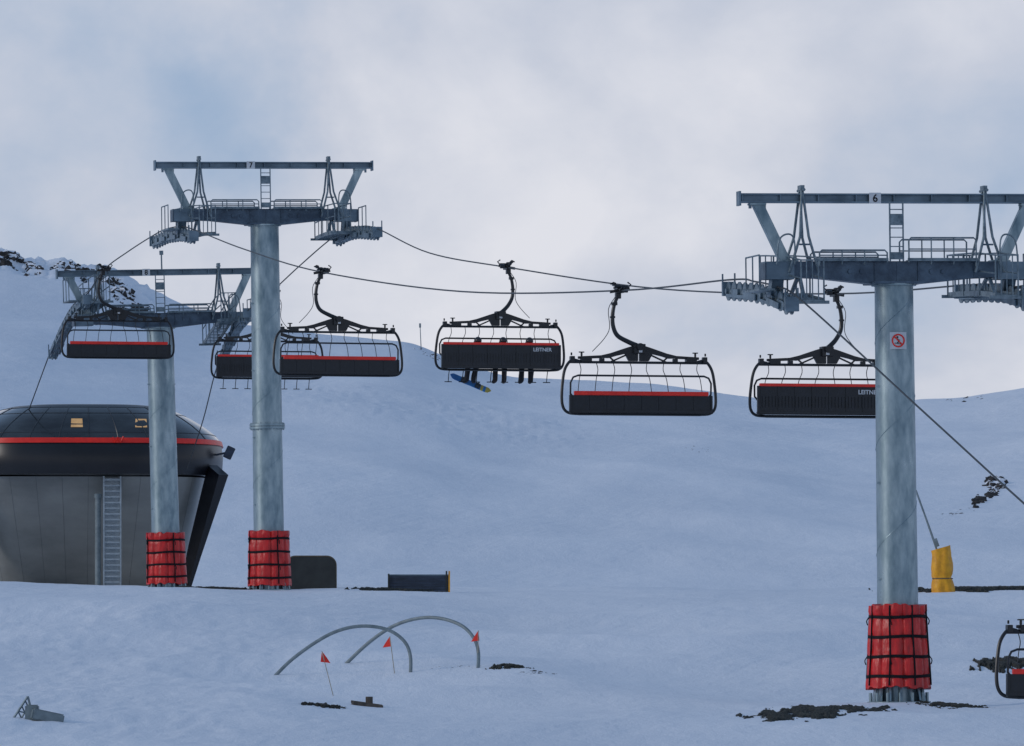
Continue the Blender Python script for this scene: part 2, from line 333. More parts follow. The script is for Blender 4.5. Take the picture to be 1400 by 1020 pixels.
    for sg,cv,s0,s1,damp in curves:
        ss_=[c[0] for c in cv]; zs=[c[1]-zb for c in cv]
        zf=lambda s:float(np.interp(s,ss_,zs))
        bm=bmesh.new(); x=sg*3.0; n=max(6,int((s1-s0)/.52)); pos=[s0+.2+(s1-s0-.4)*i/(n-1) for i in range(n)]
        for i in range(0,n-1,2):
            for xx in(-.13,.13): beam(bm,(x+xx,pos[i],zf(pos[i])-.25),(x+xx,pos[i+1],zf(pos[i+1])-.25),.03,.16)
        for i in range(0,n-3,4):
            a=(pos[i]+pos[i+1])/2;b=(pos[i+2]+pos[i+3])/2
            for xx in(-.19,.19): beam(bm,(x+xx,a,zf(a)-.31),(x+xx,b,zf(b)-.31),.04,.16)
        q=pos[0]; w=pos[-1]; mid=pos[n//2]
        for p_,q_ in((q,mid),(mid,w)): beam(bm,(x,p_,zf(p_)-.34),(x,q_,zf(q_)-.34),.3,.08)
        beam(bm,(x,0.3,zf(.3)-.3),(sg*3.0,0,H+.3),.3,.3)
        box(bm,(sg*3.0,0,H+.36),(.75,.5,.44))
        for e in(s0-.05,s1+.05): box(bm,(x,e,zf(e)-.18),(.34,.14,.36)); beam(bm,(x+.16,e,zf(e)-.3),(x+.16,e,zf(e)+.22),.03,.06); beam(bm,(x-.16,e,zf(e)-.3),(x-.16,e,zf(e)+.2),.03,.06)
        asm=part('sheave_assembly',bm,M['beaml'],r)
        for p in pos:
            o=add('sheave',SH,asm); o.location=(x,p,zf(p)-.235)
        bm=bmesh.new(); xi=sg*2.45; c0,c1=max(s0,-2.0),min(s1,2.6); zc=zf(.3)
        if num=='8': c0,c1=-1.4,2.6; zc=max(zc,H+.25)
        za=lambda s:zc+(zf(s)-zf(.3))*damp-.22
        sl=[c0+(c1-c0)*i/6 for i in range(7)]
        for xx in(-.27,.27):
            for i in range(6): beam(bm,(xi+xx,sl[i],za(sl[i])),(xi+xx,sl[i+1],za(sl[i+1])),.04,.13)
        for i in range(20):
            s=c0+(c1-c0)*i/19; box(bm,(xi,s,za(s)),(.54,.07,.035))
        for s in sl[::2]:
            for xx in(-.29,.29): beam(bm,(xi+xx,s,za(s)-.05),(xi+xx,s,za(s)+1.02),.035,.035)
        for hh in(.55,1.0):
            for xx in(-.29,.29): tube(bm,[(xi+xx,s,za(s)+hh) for s in sl],.022,6)
        for e in(c0,c1):
            for xx in(-.15,0,.15): beam(bm,(xi+xx,e,za(e)),(xi+xx,e,za(e)+1.0),.025,.025)
            beam(bm,(xi-.29,e,za(e)+1.0),(xi+.29,e,za(e)+1.0),.035,.035)
            beam(bm,(xi-.45,e,za(e)-.04),(xi+.42,e,za(e)-.04),.05,.08)
        beam(bm,(xi,-.5,za(-.5)),(xi,-.1,H+.2),.08,.08); beam(bm,(xi,.8,za(.8)),(xi,.1,H+.2),.08,.08)
        box(bm,(sg*3.42,.1,za(.1)+.15),(.4,1.4,.05)); 
        for s in(-.55,.1,.75): beam(bm,(sg*3.6,s,za(.1)+.15),(sg*3.6,s,za(.1)+1.0),.03,.03)
        tube(bm,[(sg*3.6,-.55,za(.1)+1.0),(sg*3.6,.75,za(.1)+1.0)],.022,6)
        part('catwalk',bm,M['galv2'],r)
    if sign:
        zs_=(HZ-467)/F*182-zb; SX=-.06; bm=bmesh.new(); box(bm,(SX,-.54,zs_),(.42,.02,.42)); box(bm,(SX,-.50,zs_),(.1,.08,.3)); s_=part('warning_sign',bm,M['white'],r); s_['label']='white sign with red no skiing ring'
        bm=bmesh.new(); pts=[(SX+.15*math.cos(a),-.555,zs_+.15*math.sin(a)) for a in[2*math.pi*i/28 for i in range(28)]]; tube(bm,pts,.020,6,closed=True); tube(bm,[(SX-.10,-.557,zs_+.10),(SX+.10,-.557,zs_-.10)],.018,6); part('prohibition_ring',bm,M['redtrim'],s_)
        bm=bmesh.new(); tube(bm,[(SX-.02,-.554,zs_+.05),(SX+.01,-.554,zs_-.02),(SX-.03,-.554,zs_-.07)],.016,6); tube(bm,[(SX-.09,-.554,zs_-.06),(SX+.09,-.554,zs_-.09)],.009,6); tube(bm,[(SX-.02,-.554,zs_+.03),(SX+.05,-.554,zs_+.01)],.01,6); cyl(bm,(SX-.02,-.56,zs_+.085),(SX-.02,-.55,zs_+.085),.025,seg=10); part('skier_pictogram',bm,M['black'],s_)
    return r
L6=[(-2.6,8.68),(0,9.2),(2.2,9.45),(4.7,9.62)]; R6=[(-3,8.75),(0,9.3),(2.2,9.45),(4.2,9.52)]
L7=[(-3,15.1),(0,15.42),(3,15.52),(5.6,15.45)]; R7=[(-5.3,15.13),(-2,15.38),(0,15.42),(3.5,15.15)]
L8=[(-1.2,14.0),(2.2,13.7),(4.8,13.1),(7.2,12.3)]; R8=[(-2.5,13.35),(0,12.95),(2.6,12.1),(4.6,11.1)]
tower(T6,9.28,'6',[(-1,L6,-1.3,4.7,.6),(1,R6,-1.6,4.2,.5)],'galvanised lift tower with red padded base and no-skiing sign',-.7,rail=(.85,1.16),sign=True)
tower(T7,15.5,'7',[(-1,L7,-2.2,5.6,.5),(1,R7,-5.3,1.6,.4)],'tall flanged lift tower with red padded base on snow crest',-.8,flange=6.0,tubeR=.53)
t8=tower(T8,12.72,'8',[(-1,L8,-1.2,7.2,.8),(1,R8,-2.3,3.2,.7)],'lift tower with stepped catwalks beside the lift station',-1.6,tubeR=.53)
def rope(pts,label):
    bm=bmesh.new(); tube(bm,smoothpts(pts,8),.023,8); o=part('haul_rope',bm,M['rope']); tag(o,label,'cable','haul rope runs')
Lp=[side(T6,-1,-60,-6.8),side(T6,-1,-40,-1.75),side(T6,-1,-24.2,2.5),side(T6,-1,-14,5.4)]+[side(T6,-1,s,z) for s,z in L6]+[side(T6,-1,16.4,9.92),side(T6,-1,36,10.85),side(T7,-1,-25.2,12.5),side(T7,-1,-12,13.95)]+[side(T7,-1,s,z) for s,z in L7]+[side(T7,-1,11,15.15)]+[side(T8,-1,s,z) for s,z in[(-4.8,14.7)]+L8]+[side(T8,-1,12,10.4),side(T8,-1,19,7.6)]
Rp=[side(T6,1,-60,-6.8),side(T6,1,-40,-1.7),side(T6,1,-25,2.6),side(T6,1,-14,5.6)]+[side(T6,1,s,z) for s,z in R6]+[side(T6,1,16.4,9.9),side(T6,1,36,11.0),side(T6,1,56.3,12.7),side(T7,1,-14,13.8)]+[side(T7,1,s,z) for s,z in R7]+[side(T7,1,9,14.5),side(T7,1,13.7,13.9)]+[side(T8,1,s,z) for s,z in R8]+[side(T8,1,7,9.45),side(T8,1,10.5,7.6)]
rope(Lp,'dark steel haul rope carrying empty returning chairs'); rope(Rp,'dark steel haul rope carrying outbound chairs with riders')
# ------------------------------------------------------------------ chairs
BU,BD=-.22,-.52
def chair_parts(bc,up):
    CH={}
    bm=bmesh.new(); box(bm,(0,0,-.02),(.12,.56,.11)); box(bm,(.03,-.05,.09),(.09,.18,.14)); beam(bm,(0,-.25,.03),(.02,-.5,.10),.08,.06); beam(bm,(0,.25,.03),(.02,.46,.10),.08,.06)
    cyl(bm,(-.20,.1,.10),(.17,.1,.10),.038,seg=10); cyl(bm,(-.25,-.12,.02),(-.1,-.12,.02),.07,seg=12); tube(bm,[(.04,0,.08),(.16,-.05,.22),(.25,-.05,.17)],.026,6); box(bm,(.05,0,-.14),(.14,.17,.16)); cyl(bm,(.15,-.12,.17),(.15,.04,.17),.05,seg=10)
    beam(bm,(-.27,0,.05),(.27,0,-.04),.08,.08); tube(bm,[(-.25,-.1,.08),(-.33,-.1,.17),(-.24,-.1,.23)],.022,6)
    CH['grip']=mesh_from(bm,'grip',M['black'],.006)
    bm=bmesh.new(); tube(bm,[(.04,0,-.12),(.15,0,-.38),(.2,0,-.68),(.18,0,-.98),(.06,0,-1.22),(bc*.5+.03,0,-1.38),(bc,0,-1.5)],.045,10,r2=.070,smooth=4)
    tube(bm,[(.1,-.05,-.15),(.30,-.05,-.5),(.27,-.05,-1.0),(.42,-.05,-1.3),(.75,-.05,-1.65)],.011,5,smooth=4)
    box(bm,(.15,0,-.36),(.14,.15,.08)); box(bm,(.2,0,-.72),(.12,.13,.05))
    CH['hanger_arm']=mesh_from(bm,'hanger_arm',M['black'])
    bm=bmesh.new(); box(bm,(bc,0,-1.57),(.32,.34,.26)); cyl(bm,(bc,-.25,-1.52),(bc,.25,-1.52),.10,seg=14)
    for sg in(-1,1):
        P=[(bc+sg*.02,-1.45),(bc+sg*.30,-1.53),(bc+sg*.78,-1.69),(bc+sg*1.08,-1.76),(bc+sg*1.08,-1.82),(bc+sg*.84,-1.83),(bc+sg*.64,-1.77),(bc+sg*.38,-1.71),(bc+sg*.28,-1.90),(bc+sg*.02,-1.90)]
        prism(bm,P if sg>0 else P[::-1],-.06,.06)
        beam(bm,(bc+sg*1.02,0,-1.79),(bc+sg*1.68,0,-1.82),.09,.08,.08,.07)
        beam(bm,(bc+sg*.35,0,-1.74),(bc+sg*.78,0,-1.93),.06,.045); beam(bm,(bc+sg*.80,0,-1.80),(bc+sg*.64,0,-1.94),.05,.045)
        box(bm,(bc+sg*1.46,0,-1.86),(.30,.2,.14)); box(bm,(bc+sg*1.84,0,-1.86),(.12,.18,.16)); cyl(bm,(bc+sg*1.58,-.0,-1.78),(bc+sg*1.58,0,-1.68),.03,seg=8); box(bm,(bc+sg*1.58,0,-1.67),(.15,.08,.03))
        cyl(bm,(bc+sg*1.86,0,-1.76),(bc+sg*1.86,0,-1.68),.025,seg=8)
        box(bm,(bc+sg*1.02,0,-1.88),(.13,.13,.10))
    tube(bm,[(bc-1.92,0,-1.94),(bc+1.92,0,-1.94)],.036,8)
    CH['yoke']=mesh_from(bm,'yoke',M['black'],.008)
    bm=bmesh.new(); box(bm,(bc-.015,-.185,-1.60),(.09,.02,.14)); CH['maker_plate']=mesh_from(bm,'maker_plate',M['white'])
    bm=bmesh.new(); W=2.07
    pts=[(bc-1.60,0,-1.93),(bc-1.80,0,-1.88),(bc-W+.14,0,-1.95),(bc-W+.02,0,-2.16),(bc-W-.04,.02,-2.50),(bc-W-.07,.05,-2.92),(bc-W-.03,.08,-3.18),(bc-W+.11,.09,-3.31),(bc-W+.4,.1,-3.34)]
    m_=lambda p:(2*bc-p[0],p[1],p[2])
    tube(bm,smoothpts(pts,5),.040,10); tube(bm,smoothpts([m_(p) for p in pts],5),.040,10); tube(bm,[pts[-1],m_(pts[-1])],.040,8)
    tube(bm,[pts[0],m_(pts[0])],.025,8)
    CH['outer_frame']=mesh_from(bm,'outer_frame',M['black'])
    bm=bmesh.new(); pts=[(bc-1.74,.25,-3.05),(bc-1.95,.26,-2.80),(bc-1.95,.28,-2.5),(bc-1.88,.29,-2.36),(bc-1.75,.3,-2.31),(bc+1.75,.3,-2.31),(bc+1.88,.29,-2.36),(bc+1.95,.28,-2.5),(bc+1.95,.26,-2.80),(bc+1.74,.25,-3.05)]
    tube(bm,pts,.027,8)
    CH['restraint_bar']=mesh_from(bm,'restraint_bar',M['black'])
    bm=bmesh.new()
    for i in range(8):
        x=bc-1.64+i*3.28/7; s=1 if x<bc else -1
        tube(bm,[(x,.0,-1.95),(x+s*.03,.06,-2.15),(x-s*.04,.16,-2.40),(x-s*.10,.2,-2.9)],.011,6,smooth=3)
    tube(bm,[(bc-1.6,.2,-2.88),(bc+1.6,.2,-2.88)],.014,6)
    CH['support_rod']=mesh_from(bm,'support_rod',M['black'])
    def slab(z0,z1,y,th,ribs):
        bm=bmesh.new(); w=1.92
        for i in range(8):
            x=bc-w+w*2*(i+.5)/8; box(bm,(x,y,(z0+z1)/2),(w*2/8-.004,th,z1-z0))
        box(bm,(bc,y-.0,z0+.05),(w*2+.04,th+.05,.07)); 
        for i in range(ribs): box(bm,(bc-w+.06+(2*w-.12)*i/(ribs-1),y-th/2-.004,(z0+z1)/2-.04),(.016,.012,(z1-z0)*.4))
        for s in(-1,1): box(bm,(bc+s*(w+.03),y,(z0+z1)/2),(.06,th+.04,z1-z0+.02))
        return mesh_from(bm,'seat_back',M['seat'],.006)
    if up:
        CH['back']=slab(-3.30,-2.53,-.15,.1,41)
        bm=bmesh.new(); box(bm,(bc,-.16,-2.495),(3.84,.14,.08)); CH['trim']=mesh_from(bm,'trim_strip',M['redtrim'],.01)
        CH['text']=text_mesh('LEITNER',.165,M['white'],bold=.003)
        bm=bmesh.new(); box(bm,(bc,.15,-3.24),(3.76,.5,.09)); CH['seat']=mesh_from(bm,'seat',M['seat'],.03)
        bm=bmesh.new(); tube(bm,[(0,0,0),(0,.12,-.2),(0,.2,-.42)],.014,6); tube(bm,[(-.12,.2,-.42),(.12,.2,-.42)],.017,6); CH['footrest']=mesh_from(bm,'footrest',M['black'])
    else:
        CH['back']=slab(-3.32,-2.84,.28,.1,33)
        bm=bmesh.new(); box(bm,(bc,.31,-2.785),(3.72,.12,.11)); CH['trim']=mesh_from(bm,'trim_strip',M['redtrim'],.01)
    return CH
KU=chair_parts(BU,True); KD=chair_parts(BD,False)
def chair(T,sg,s,z,label,up=True,swing=0,text=True,feet=True,tx=1.36):
    CH=KU if up else KD
    p=side(T,sg,s,z); r=root('chairlift_chair',p,label,'ski lift chair','chairs hanging on the lift',rz=TH+(0 if up else math.pi)+R(swing))
    for n in('grip','hanger_arm','yoke','outer_frame','restraint_bar','support_rod'): add(n,CH[n],r)
    o=add('maker_plate',CH['maker_plate'],r)
    if not up: o.location=(0,.37,0)
    b=add('seat_back',CH['back'],r); add('trim_strip',CH['trim'],b)
    if up:
        add('seat',CH['seat'],r)
        if text: o=add('lettering',CH['text'],b); o.location=(BU+tx,-.212,-2.68); o.rotation_euler=(R(90),0,0)
        if feet:
            for i in range(8): add('footrest',CH['footrest'],r,loc=(BU-1.64+i*3.28/7,.2,-3.3))
    return r
cD=chair(T6,-1,16.4,9.92,'empty black wide chair with red trim hanging from rope',up=False)
cB=chair(T7,-1,-25.2,12.5,'empty black wide chair passing the tall tower mast',up=False,swing=2)
cA=chair(T8,-1,-4.8,14.7,'empty black wide chair hanging above the lift station',up=False,swing=-1)
cG=chair(T6,-1,-24.2,2.5,'empty black wide chair hanging low over snow',up=False)
cC=chair(T6,1,56.3,12.7,'black wide chair with white lettering carrying three riders')
cE=chair(T6,1,16.4,9.9,'black wide chair with white lettering beside the tower mast',feet=False,tx=1.14)
cF=chair(T7,1,13.7,13.9,'black wide chair with footrests behind the tower mast',text=False,swing=-1.5)
# ------------------------------------------------------------------ riders
def skin(name,verts,edges,m,root_i=0,levels=2):
    me=bpy.data.meshes.new(name); me.from_pydata([v[0] for v in verts],edges,[]); o=bpy.data.objects.new(name,me); COL.objects.link(o)
    o.modifiers.new('s','SKIN'); sv=me.skin_vertices[0].data
    for i,v in enumerate(verts): sv[i].radius=(v[1],v[2] if len(v)>2 else v[1]); sv[i].use_root=(i==root_i)
    s=o.modifiers.new('u','SUBSURF'); s.levels=levels; s.render_levels=levels
    dg=bpy.context.evaluated_depsgraph_get(); nm=bpy.data.meshes.new_from_object(o.evaluated_get(dg)); bpy.data.objects.remove(o)
    nm.materials.clear(); nm.materials.append(m); nm.polygons.foreach_set('use_smooth',[True]*len(nm.polygons)); return nm
def person(ch,x,label,m,legtwist=0.0,shin=0.0):
    V=[];E=[]
    def v(p,a,b=None,par=None):
        V.append((Vector(p),a,b or a)); i=len(V)-1
        if par is not None:E.append((par,i))
        return i
    pe=v((0,.12,-3.10),.17,.14); ab=v((0,.08,-2.92),.15,.12,pe); cs=v((0,.06,-2.72),.19,.13,ab); nk=v((0,.08,-2.55),.07,.07,cs); hd=v((0,.10,-2.45),.10,.11,nk); tp=v((0,.10,-2.34),.08,.09,hd)
    for s in(-1,1):
        sh=v((s*.2,.07,-2.64),.075,None,cs); el=v((s*.27,.2,-2.88),.055,None,sh); wr=v((s*.22,.42,-2.86),.035,None,el); hn=v((s*.21,.49,-2.85),.04,.025,wr)
        for k in range(4):
            f1=v((s*(.185+.02*k),.53,-2.84),.011,None,hn); v((s*(.185+.02*k),.555,-2.87+.003*k),.009,None,f1)
        th=v((s*.165,.49,-2.86),.012,None,hn); v((s*.15,.52,-2.875),.010,None,th)
        hp=v((s*.11,.22,-3.10),.11,None,pe); kn=v((s*.15+legtwist*.2,.55,-3.12),.10,None,hp)
        an=v((s*.15+legtwist*(.6 if s>0 else .35),.60+shin,-3.54),.088,None,kn); he=v((s*.15+legtwist*(.62 if s>0 else .37),.60+shin,-3.66),.09,None,an); v((s*.17+legtwist*.5,.84+shin,-3.71),.065,.06,he)
    o=add('person',skin('person',V,E,m))
    o.location=ch.location+Matrix.Rotation(ch.rotation_euler.z,3,'Z')@Vector((x,0,0)); o.rotation_euler=ch.rotation_euler
    tag(o,label,'person','riders seated on the chair')
    bm=bmesh.new(); bmesh.ops.create_uvsphere(bm,u_segments=18,v_segments=12,radius=.135,matrix=Matrix.Translation((0,.09,-2.39))@Matrix.Diagonal((.92,1.08,.95,1)))
    bmesh.ops.delete(bm,geom=[q for q in bm.verts if q.co.z<-2.46],context='VERTS'); part('helmet',bm,M['helmet'],o)
    bm=bmesh.new(); tube(bm,[(-.1,.13,-2.43),(-.06,.2,-2.43),(0,.22,-2.43),(.06,.2,-2.43),(.1,.13,-2.43)],.035,8,smooth=3); part('goggles',bm,M['lens'],o)
    return o
p1=person(cC,BU-.72,'rider in dark jacket with snowboard strapped to boots',M['cloth'],legtwist=-.3)
p2=person(cC,BU+.12,'rider in charcoal ski clothes with legs hanging',M['cloth2'])
p3=person(cC,BU+1.0,'rider in black ski clothes with legs hanging',M['cloth'])
bm=bmesh.new(); n=16; up=[];dn=[]
for i in range(n+1):
    t=-.72+1.44*i/n; w=.12*(1-max(0,(abs(t)-.52)/.2)**2)**.5 if abs(t)<.72 else .01; w*=1-.12*(1-abs(t)/.72); z=.0+.25*max(0,abs(t)-.52)**1.3
    for lst,zz in((up,z+.012),(dn,z-.012)): lst.append((bm.verts.new((t,-max(w,.01),zz)),bm.verts.new((t,max(w,.01),zz))))
for i in range(n):
    fs=[bm.faces.new((up[i][0],up[i+1][0],up[i+1][1],up[i][1])),bm.faces.new((dn[i][1],dn[i+1][1],dn[i+1][0],dn[i][0])),bm.faces.new((up[i][0],dn[i][0],dn[i+1][0],up[i+1][0])),bm.faces.new((up[i][1],up[i+1][1],dn[i+1][1],dn[i][1]))]
    for f in fs: f.material_index=1 if i in(12,14,15) else 0
sb=part('snowboard',bm,[M['boardb'],M['boardy']]); tag(sb,'blue snowboard with yellow tip strapped to a rider','snowboard')
sb.location=at(643,524,238.3); sb.rotation_euler=(R(52),R(22),R(8))
bm=bmesh.new()
for t in(-.25,.25): box(bm,(t,0,.03),(.16,.2,.04)); box(bm,(t,-.08,.1),(.14,.05,.14)); tube(bm,[(t,-.1,.05),(t,-.04,.16),(t,.06,.14),(t,.1,.05)],.02,6)
part('binding',bm,M['black'],sb)
# ------------------------------------------------------------------ lift station
C0=110
cx=(C0-700)/F*297; st=root('lift_station',(cx,301,ground(cx,290)-.35),'lift station with dark glass canopy and red stripe on snow','building')
st.rotation_euler=(0,0,R(4)); zb=st.location.z
def zl(py): return (HZ-py)/F*292-zb
NN=3.3
def loft(levels,seg=144,n=NN,cap=False,capb=False):
    bm=bmesh.new(); rs=[]
    for z,w,d in levels:
        row=[]
        for i in range(seg):
            a=2*math.pi*i/seg; c,s=math.cos(a),math.sin(a); row.append(bm.verts.new((w*math.copysign(abs(c)**(2/n),c),d*math.copysign(abs(s)**(2/n),s),z)))
        rs.append(row)
    for j in range(len(rs)-1):
        for i in range(seg): bm.faces.new((rs[j][i],rs[j][(i+1)%seg],rs[j+1][(i+1)%seg],rs[j+1][i]))
    if cap: bm.faces.new(rs[-1])
    if capb: bm.faces.new(rs[0][::-1])
    return bm
s34=34.2
def hw(px): return (px-C0)/s34
low=[(zl(806),hw(242),3.6),(zl(650),hw(276),7.4)]
part('lower_wall',loft([(zl(840),hw(235),3.0)]+low,n=5),M['panel'],st)
part('fascia',loft([(zl(649),hw(272),7.4),(zl(647),hw(293),8.45),(zl(636),hw(300),8.55),(zl(620),hw(301),8.55),(zl(604),hw(299),8.4)]),M['gloss'],st,sharp=50)
part('soffit',loft([(zl(646.5),hw(294),8.3),(zl(649),hw(262),7.0)]),M['gloss'],st)
part('red_stripe',loft([(zl(604.8),hw(297),8.35),(zl(604.5),hw(301.5),8.47),(zl(597.6),hw(299.5),8.42),(zl(597),hw(294),8.3)]),M['redtrim'],st)
glv=[(zl(597.5),hw(298),8.40),(zl(589),hw(290),8.30),(zl(579),hw(277),8.12),(zl(569),hw(261),7.85),(zl(560),hw(244),7.5),(zl(554),hw(231),7.1)]
part('canopy_glass',loft(glv),M['glass'],st,sharp=60)
part('roof',loft([(zl(554.4),hw(233),7.15),(zl(551),hw(220),6.9),(zl(549.5),hw(202),6.5)],cap=True),M['gloss'],st)
def sup(a,w,d,n=NN): c,s=math.cos(a),math.sin(a); return w*math.copysign(abs(c)**(2/n),c),d*math.copysign(abs(s)**(2/n),s)
def thx(fr,n): return -math.pi/2+math.copysign(math.asin(min(1,abs(fr)**(n/2))),fr)
for k_ in range(-4,5):
    bm=bmesh.new(); a=thx((k_*.215),NN)
    tube(bm,[(*sup(a,w,d),z) for z,w,d in glv],.024,6)
    part('mullion',bm,M['frame'],st)
def lvl(lv,z): return float(np.interp(z,[q[0] for q in lv],[q[1] for q in lv])),float(np.interp(z,[q[0] for q in lv],[q[2] for q in lv]))
for py in(563,590):
    z=zl(py); w,d=lvl(glv,z); bm=bmesh.new(); tube(bm,[(*sup(math.pi+math.pi*i/80,w,d),z) for i in range(81)],.018,5); part('transom',bm,M['frame'],st)
for k_ in range(-4,5):
    bm=bmesh.new(); a=thx(k_/4.6,5)
    tube(bm,[(*sup(a,low[0][1],low[0][2],5),low[0][0]),(*sup(a,low[1][1],low[1][2],5),low[1][0])],.006,5)
    part('panel_seam',bm,M['seam'],st)
for sg in(-1,1):
    bm=bmesh.new(); beam(bm,(sg*hw(289),-6.4,zl(640)),(sg*hw(258),-5.0,zl(752)),.46,.9,.24,.7); beam(bm,(sg*hw(258),-5.0,zl(752)),(sg*hw(245),-4.4,zl(806)),.24,.7,.14,.5)
    part('edge_frame',bm,M['gloss'],st,bevel=.02)
for px in(94,182):
    x=(px-C0)/s34
    bm=bmesh.new(); vs=[]
    for xx,zz in((x-.24,583),(x+.24,583),(x+.22,571),(x-.22,571)):
        z=zl(zz); w,d=lvl(glv,z); vs.append(bm.verts.new((xx,-d*(1-abs(xx/w)**NN)**(1/NN)-.02,z)))
    bm.faces.new(vs)
    part('lit_window',bm,M['warm'],st)
bm=bmesh.new()
x=(143-C0)/s34; tube(bm,[(x,-8.53,zl(597)),(x+.09,-8.53,zl(604)),(x+.2,-8.53,zl(597)),(x+.3,-8.53,zl(604)),(x+.42,-8.53,zl(596))],.03,5)
part('emblem',bm,M['redtrim'],st)
bm=bmesh.new(); x0,x1=(131-C0)/s34,(154-C0)/s34; yl=-7.9
for x in(x0,x1):
    for yy in(yl,yl+.4): beam(bm,(x,yy,zl(650)),(x,yy,zl(814)),.06,.10)
for i in range(20):
    z=zl(655+i*7.8); beam(bm,(x0,yl,z),(x1,yl,z),.06,.06)
box(bm,((x0+x1)/2,yl+.42,zl(731)),(x1-x0,.03,4.6))
part('access_ladder',bm,M['ladder'],st)
bm=bmesh.new(); cyl(bm,((123-C0)/s34,-7.6,zl(676)),((123-C0)/s34,-7.6,zl(814)),.12,seg=12); cyl(bm,((123-C0)/s34,-7.6,zl(680)),((123-C0)/s34,-7.6,zl(674)),.16,seg=12)
part('support_post',bm,M['pipe'],st)
bm=bmesh.new(); x=hw(298); beam(bm,(x-.3,-5.2,zl(618)),(x+.25,-5.3,zl(614)),.08,.08); box(bm,(x+.22,-5.3,zl(615)),(.34,.3,.5),Euler((0,R(25),0)))
part('floodlight',bm,M['blue'],st,bevel=.02)
# ------------------------------------------------------------------ hoops, flags
def hoop(pts,label):
    a=ong(*pts[0]); b=ong(*pts[-1]); n=len(pts); P=[]
    for i,(px,py) in enumerate(pts):
        y=a.y+(b.y-a.y)*i/(n-1); P.append(at(px,py,y))
    P[0].z-=.15;P[-1].z-=.2
    r=P[0].copy(); bm=bmesh.new(); tube(bm,[p-r for p in P],.05,10,smooth=6); o=part('pipe_hoop',bm,M['pipe'],loc=r); tag(o,label,'pipe arch','pipe hoops standing in the snow')
hoop([(368,925),(400,901),(440,873),(470,860),(500,856),(530,861),(552,876),(561,897),(561,920)],'grey bent pipe hoop with its end in snow')
hoop([(466,907),(505,878),(540,855),(575,845),(605,846),(632,856),(648,873),(654,893),(653,915)],'grey bent pipe hoop crossing another, topped by flag')
def flag(tx,ty,bx,by,label,sz=.24,nr=1):
    b=ong(bx,by); y=b.y; t=at(tx,ty-9,y); r=root('marker_flag',b,label,'flag','marker flags in the snow')
    bm=bmesh.new(); tube(bm,[(0,0,-.1),t-b],.012,6); part('pole',bm,M['bamboo'],r)
    bm=bmesh.new(); T=t-b; w=sz*nr
    bm.faces.new([bm.verts.new(p) for p in[T,T+Vector((w*.55,.04,-.16)),T+Vector((w*1.0,.0,-.31)),T+Vector((w*.4,-.03,-.29)),T+Vector((-w*.15,0,-.28))]]); part('pennant',bm,M['flag'],r)
flag(440,899,457,952,'orange-red pennant on leaning thin cane in snow',.22)
flag(533,879,540,921,'orange-red pennant on thin cane under pipe hoop',.2,-1)
flag(654,871,653,913,'orange-red pennant beside the pipe hoop end',.2,-1)
# ------------------------------------------------------------------ small structures
def roundshape(w,h,rad,d,inset=0):
    bm=bmesh.new(); pts=[(-w/2+inset,0)]
    for cx_,a0 in((-w/2+rad,180),(w/2-rad,90)):
        for i in range(9):
            a=R(a0-90*i/8); pts.append((cx_+(rad-inset)*math.cos(a),h-rad+(rad-inset)*math.sin(a)))
    pts.append((w/2-inset,0)); prism(bm,pts,-d/2,d/2); return bm
y_=268; X=(426-700)/F*y_; b=Vector((X,y_,ground(X,y_)-.1)); r=root('equipment_shell',b,'dark rounded equipment housing with tan edge on snow crest','equipment housing')
part('housing',roundshape(1.80,1.26,.34,1.5),M['hut'],r); part('rim',roundshape(1.88,1.30,.36,.08),M['tan'],r).location=(0,-.70,0); part('door',roundshape(1.76,1.23,.32,.1),M['hut'],r).location=(0,-.74,0)
y_=266; X=(573-700)/F*y_; b=Vector((X,y_,ground(X,y_)-.05)); r=root('equipment_crate',b,'dark blue slatted low crate with yellow end post','crate')
bm=bmesh.new(); w=2.2
for i in range(6): box(bm,(0,-.4,.06+i*.1),(w,.04,.085))
box(bm,(0,0,.3),(w-.05,.75,.55)); part('slatted_side',bm,M['blue'],r,bevel=.006)
bm=bmesh.new(); box(bm,(0,0,.63),(w+.05,.86,.05)); part('lid',bm,M['beaml'],r,bevel=.01)
for x,mm in((-w/2,'hut'),(w/2,'yellow'),(w/2-.1,'hut')):
    bm=bmesh.new(); box(bm,(x,-.44,.38),(.06,.05,.8 if x>0 else .6)); part('end_post',bm,M[mm],r)
y_=258; X=(1290-700)/F*y_; b=Vector((X,y_,ground(X,y_))); r=root('snow_lance',b,'grey snow-making lance with yellow padded base','snow gun')
bm=bmesh.new(); rings=[]
for j in range(15):
    f=j/14; row=[]
    for i in range(36):
        a=2*math.pi*i/36; rr=(.42-.07*f)*(1+.14*noise.noise(Vector((math.cos(a)*2,math.sin(a)*2,f*4))))*(1-.10*(1-abs(math.sin(a*2)))**3)-.05*math.exp(-((f-.35)/.06)**2); row.append(bm.verts.new((rr*math.cos(a)-.1*f,rr*math.sin(a),-.1+1.66*f+.10*math.cos(a)*f)))
    rings.append(row)
for j in range(14):
    for i in range(36): bm.faces.new((rings[j][i],rings[j][(i+1)%36],rings[j+1][(i+1)%36],rings[j+1][i]))
bm.faces.new(rings[-1]); part('base_pad',bm,M['yellow'],r,sharp=60)
bm=bmesh.new(); f=.35; tube(bm,[((.38-.07*f)*math.cos(a)-.1*f,(.38-.07*f)*math.sin(a),-.1+1.66*f) for a in[2*math.pi*i/24 for i in range(24)]],.02,5,closed=True)
part('strap',bm,M['tan'],r)
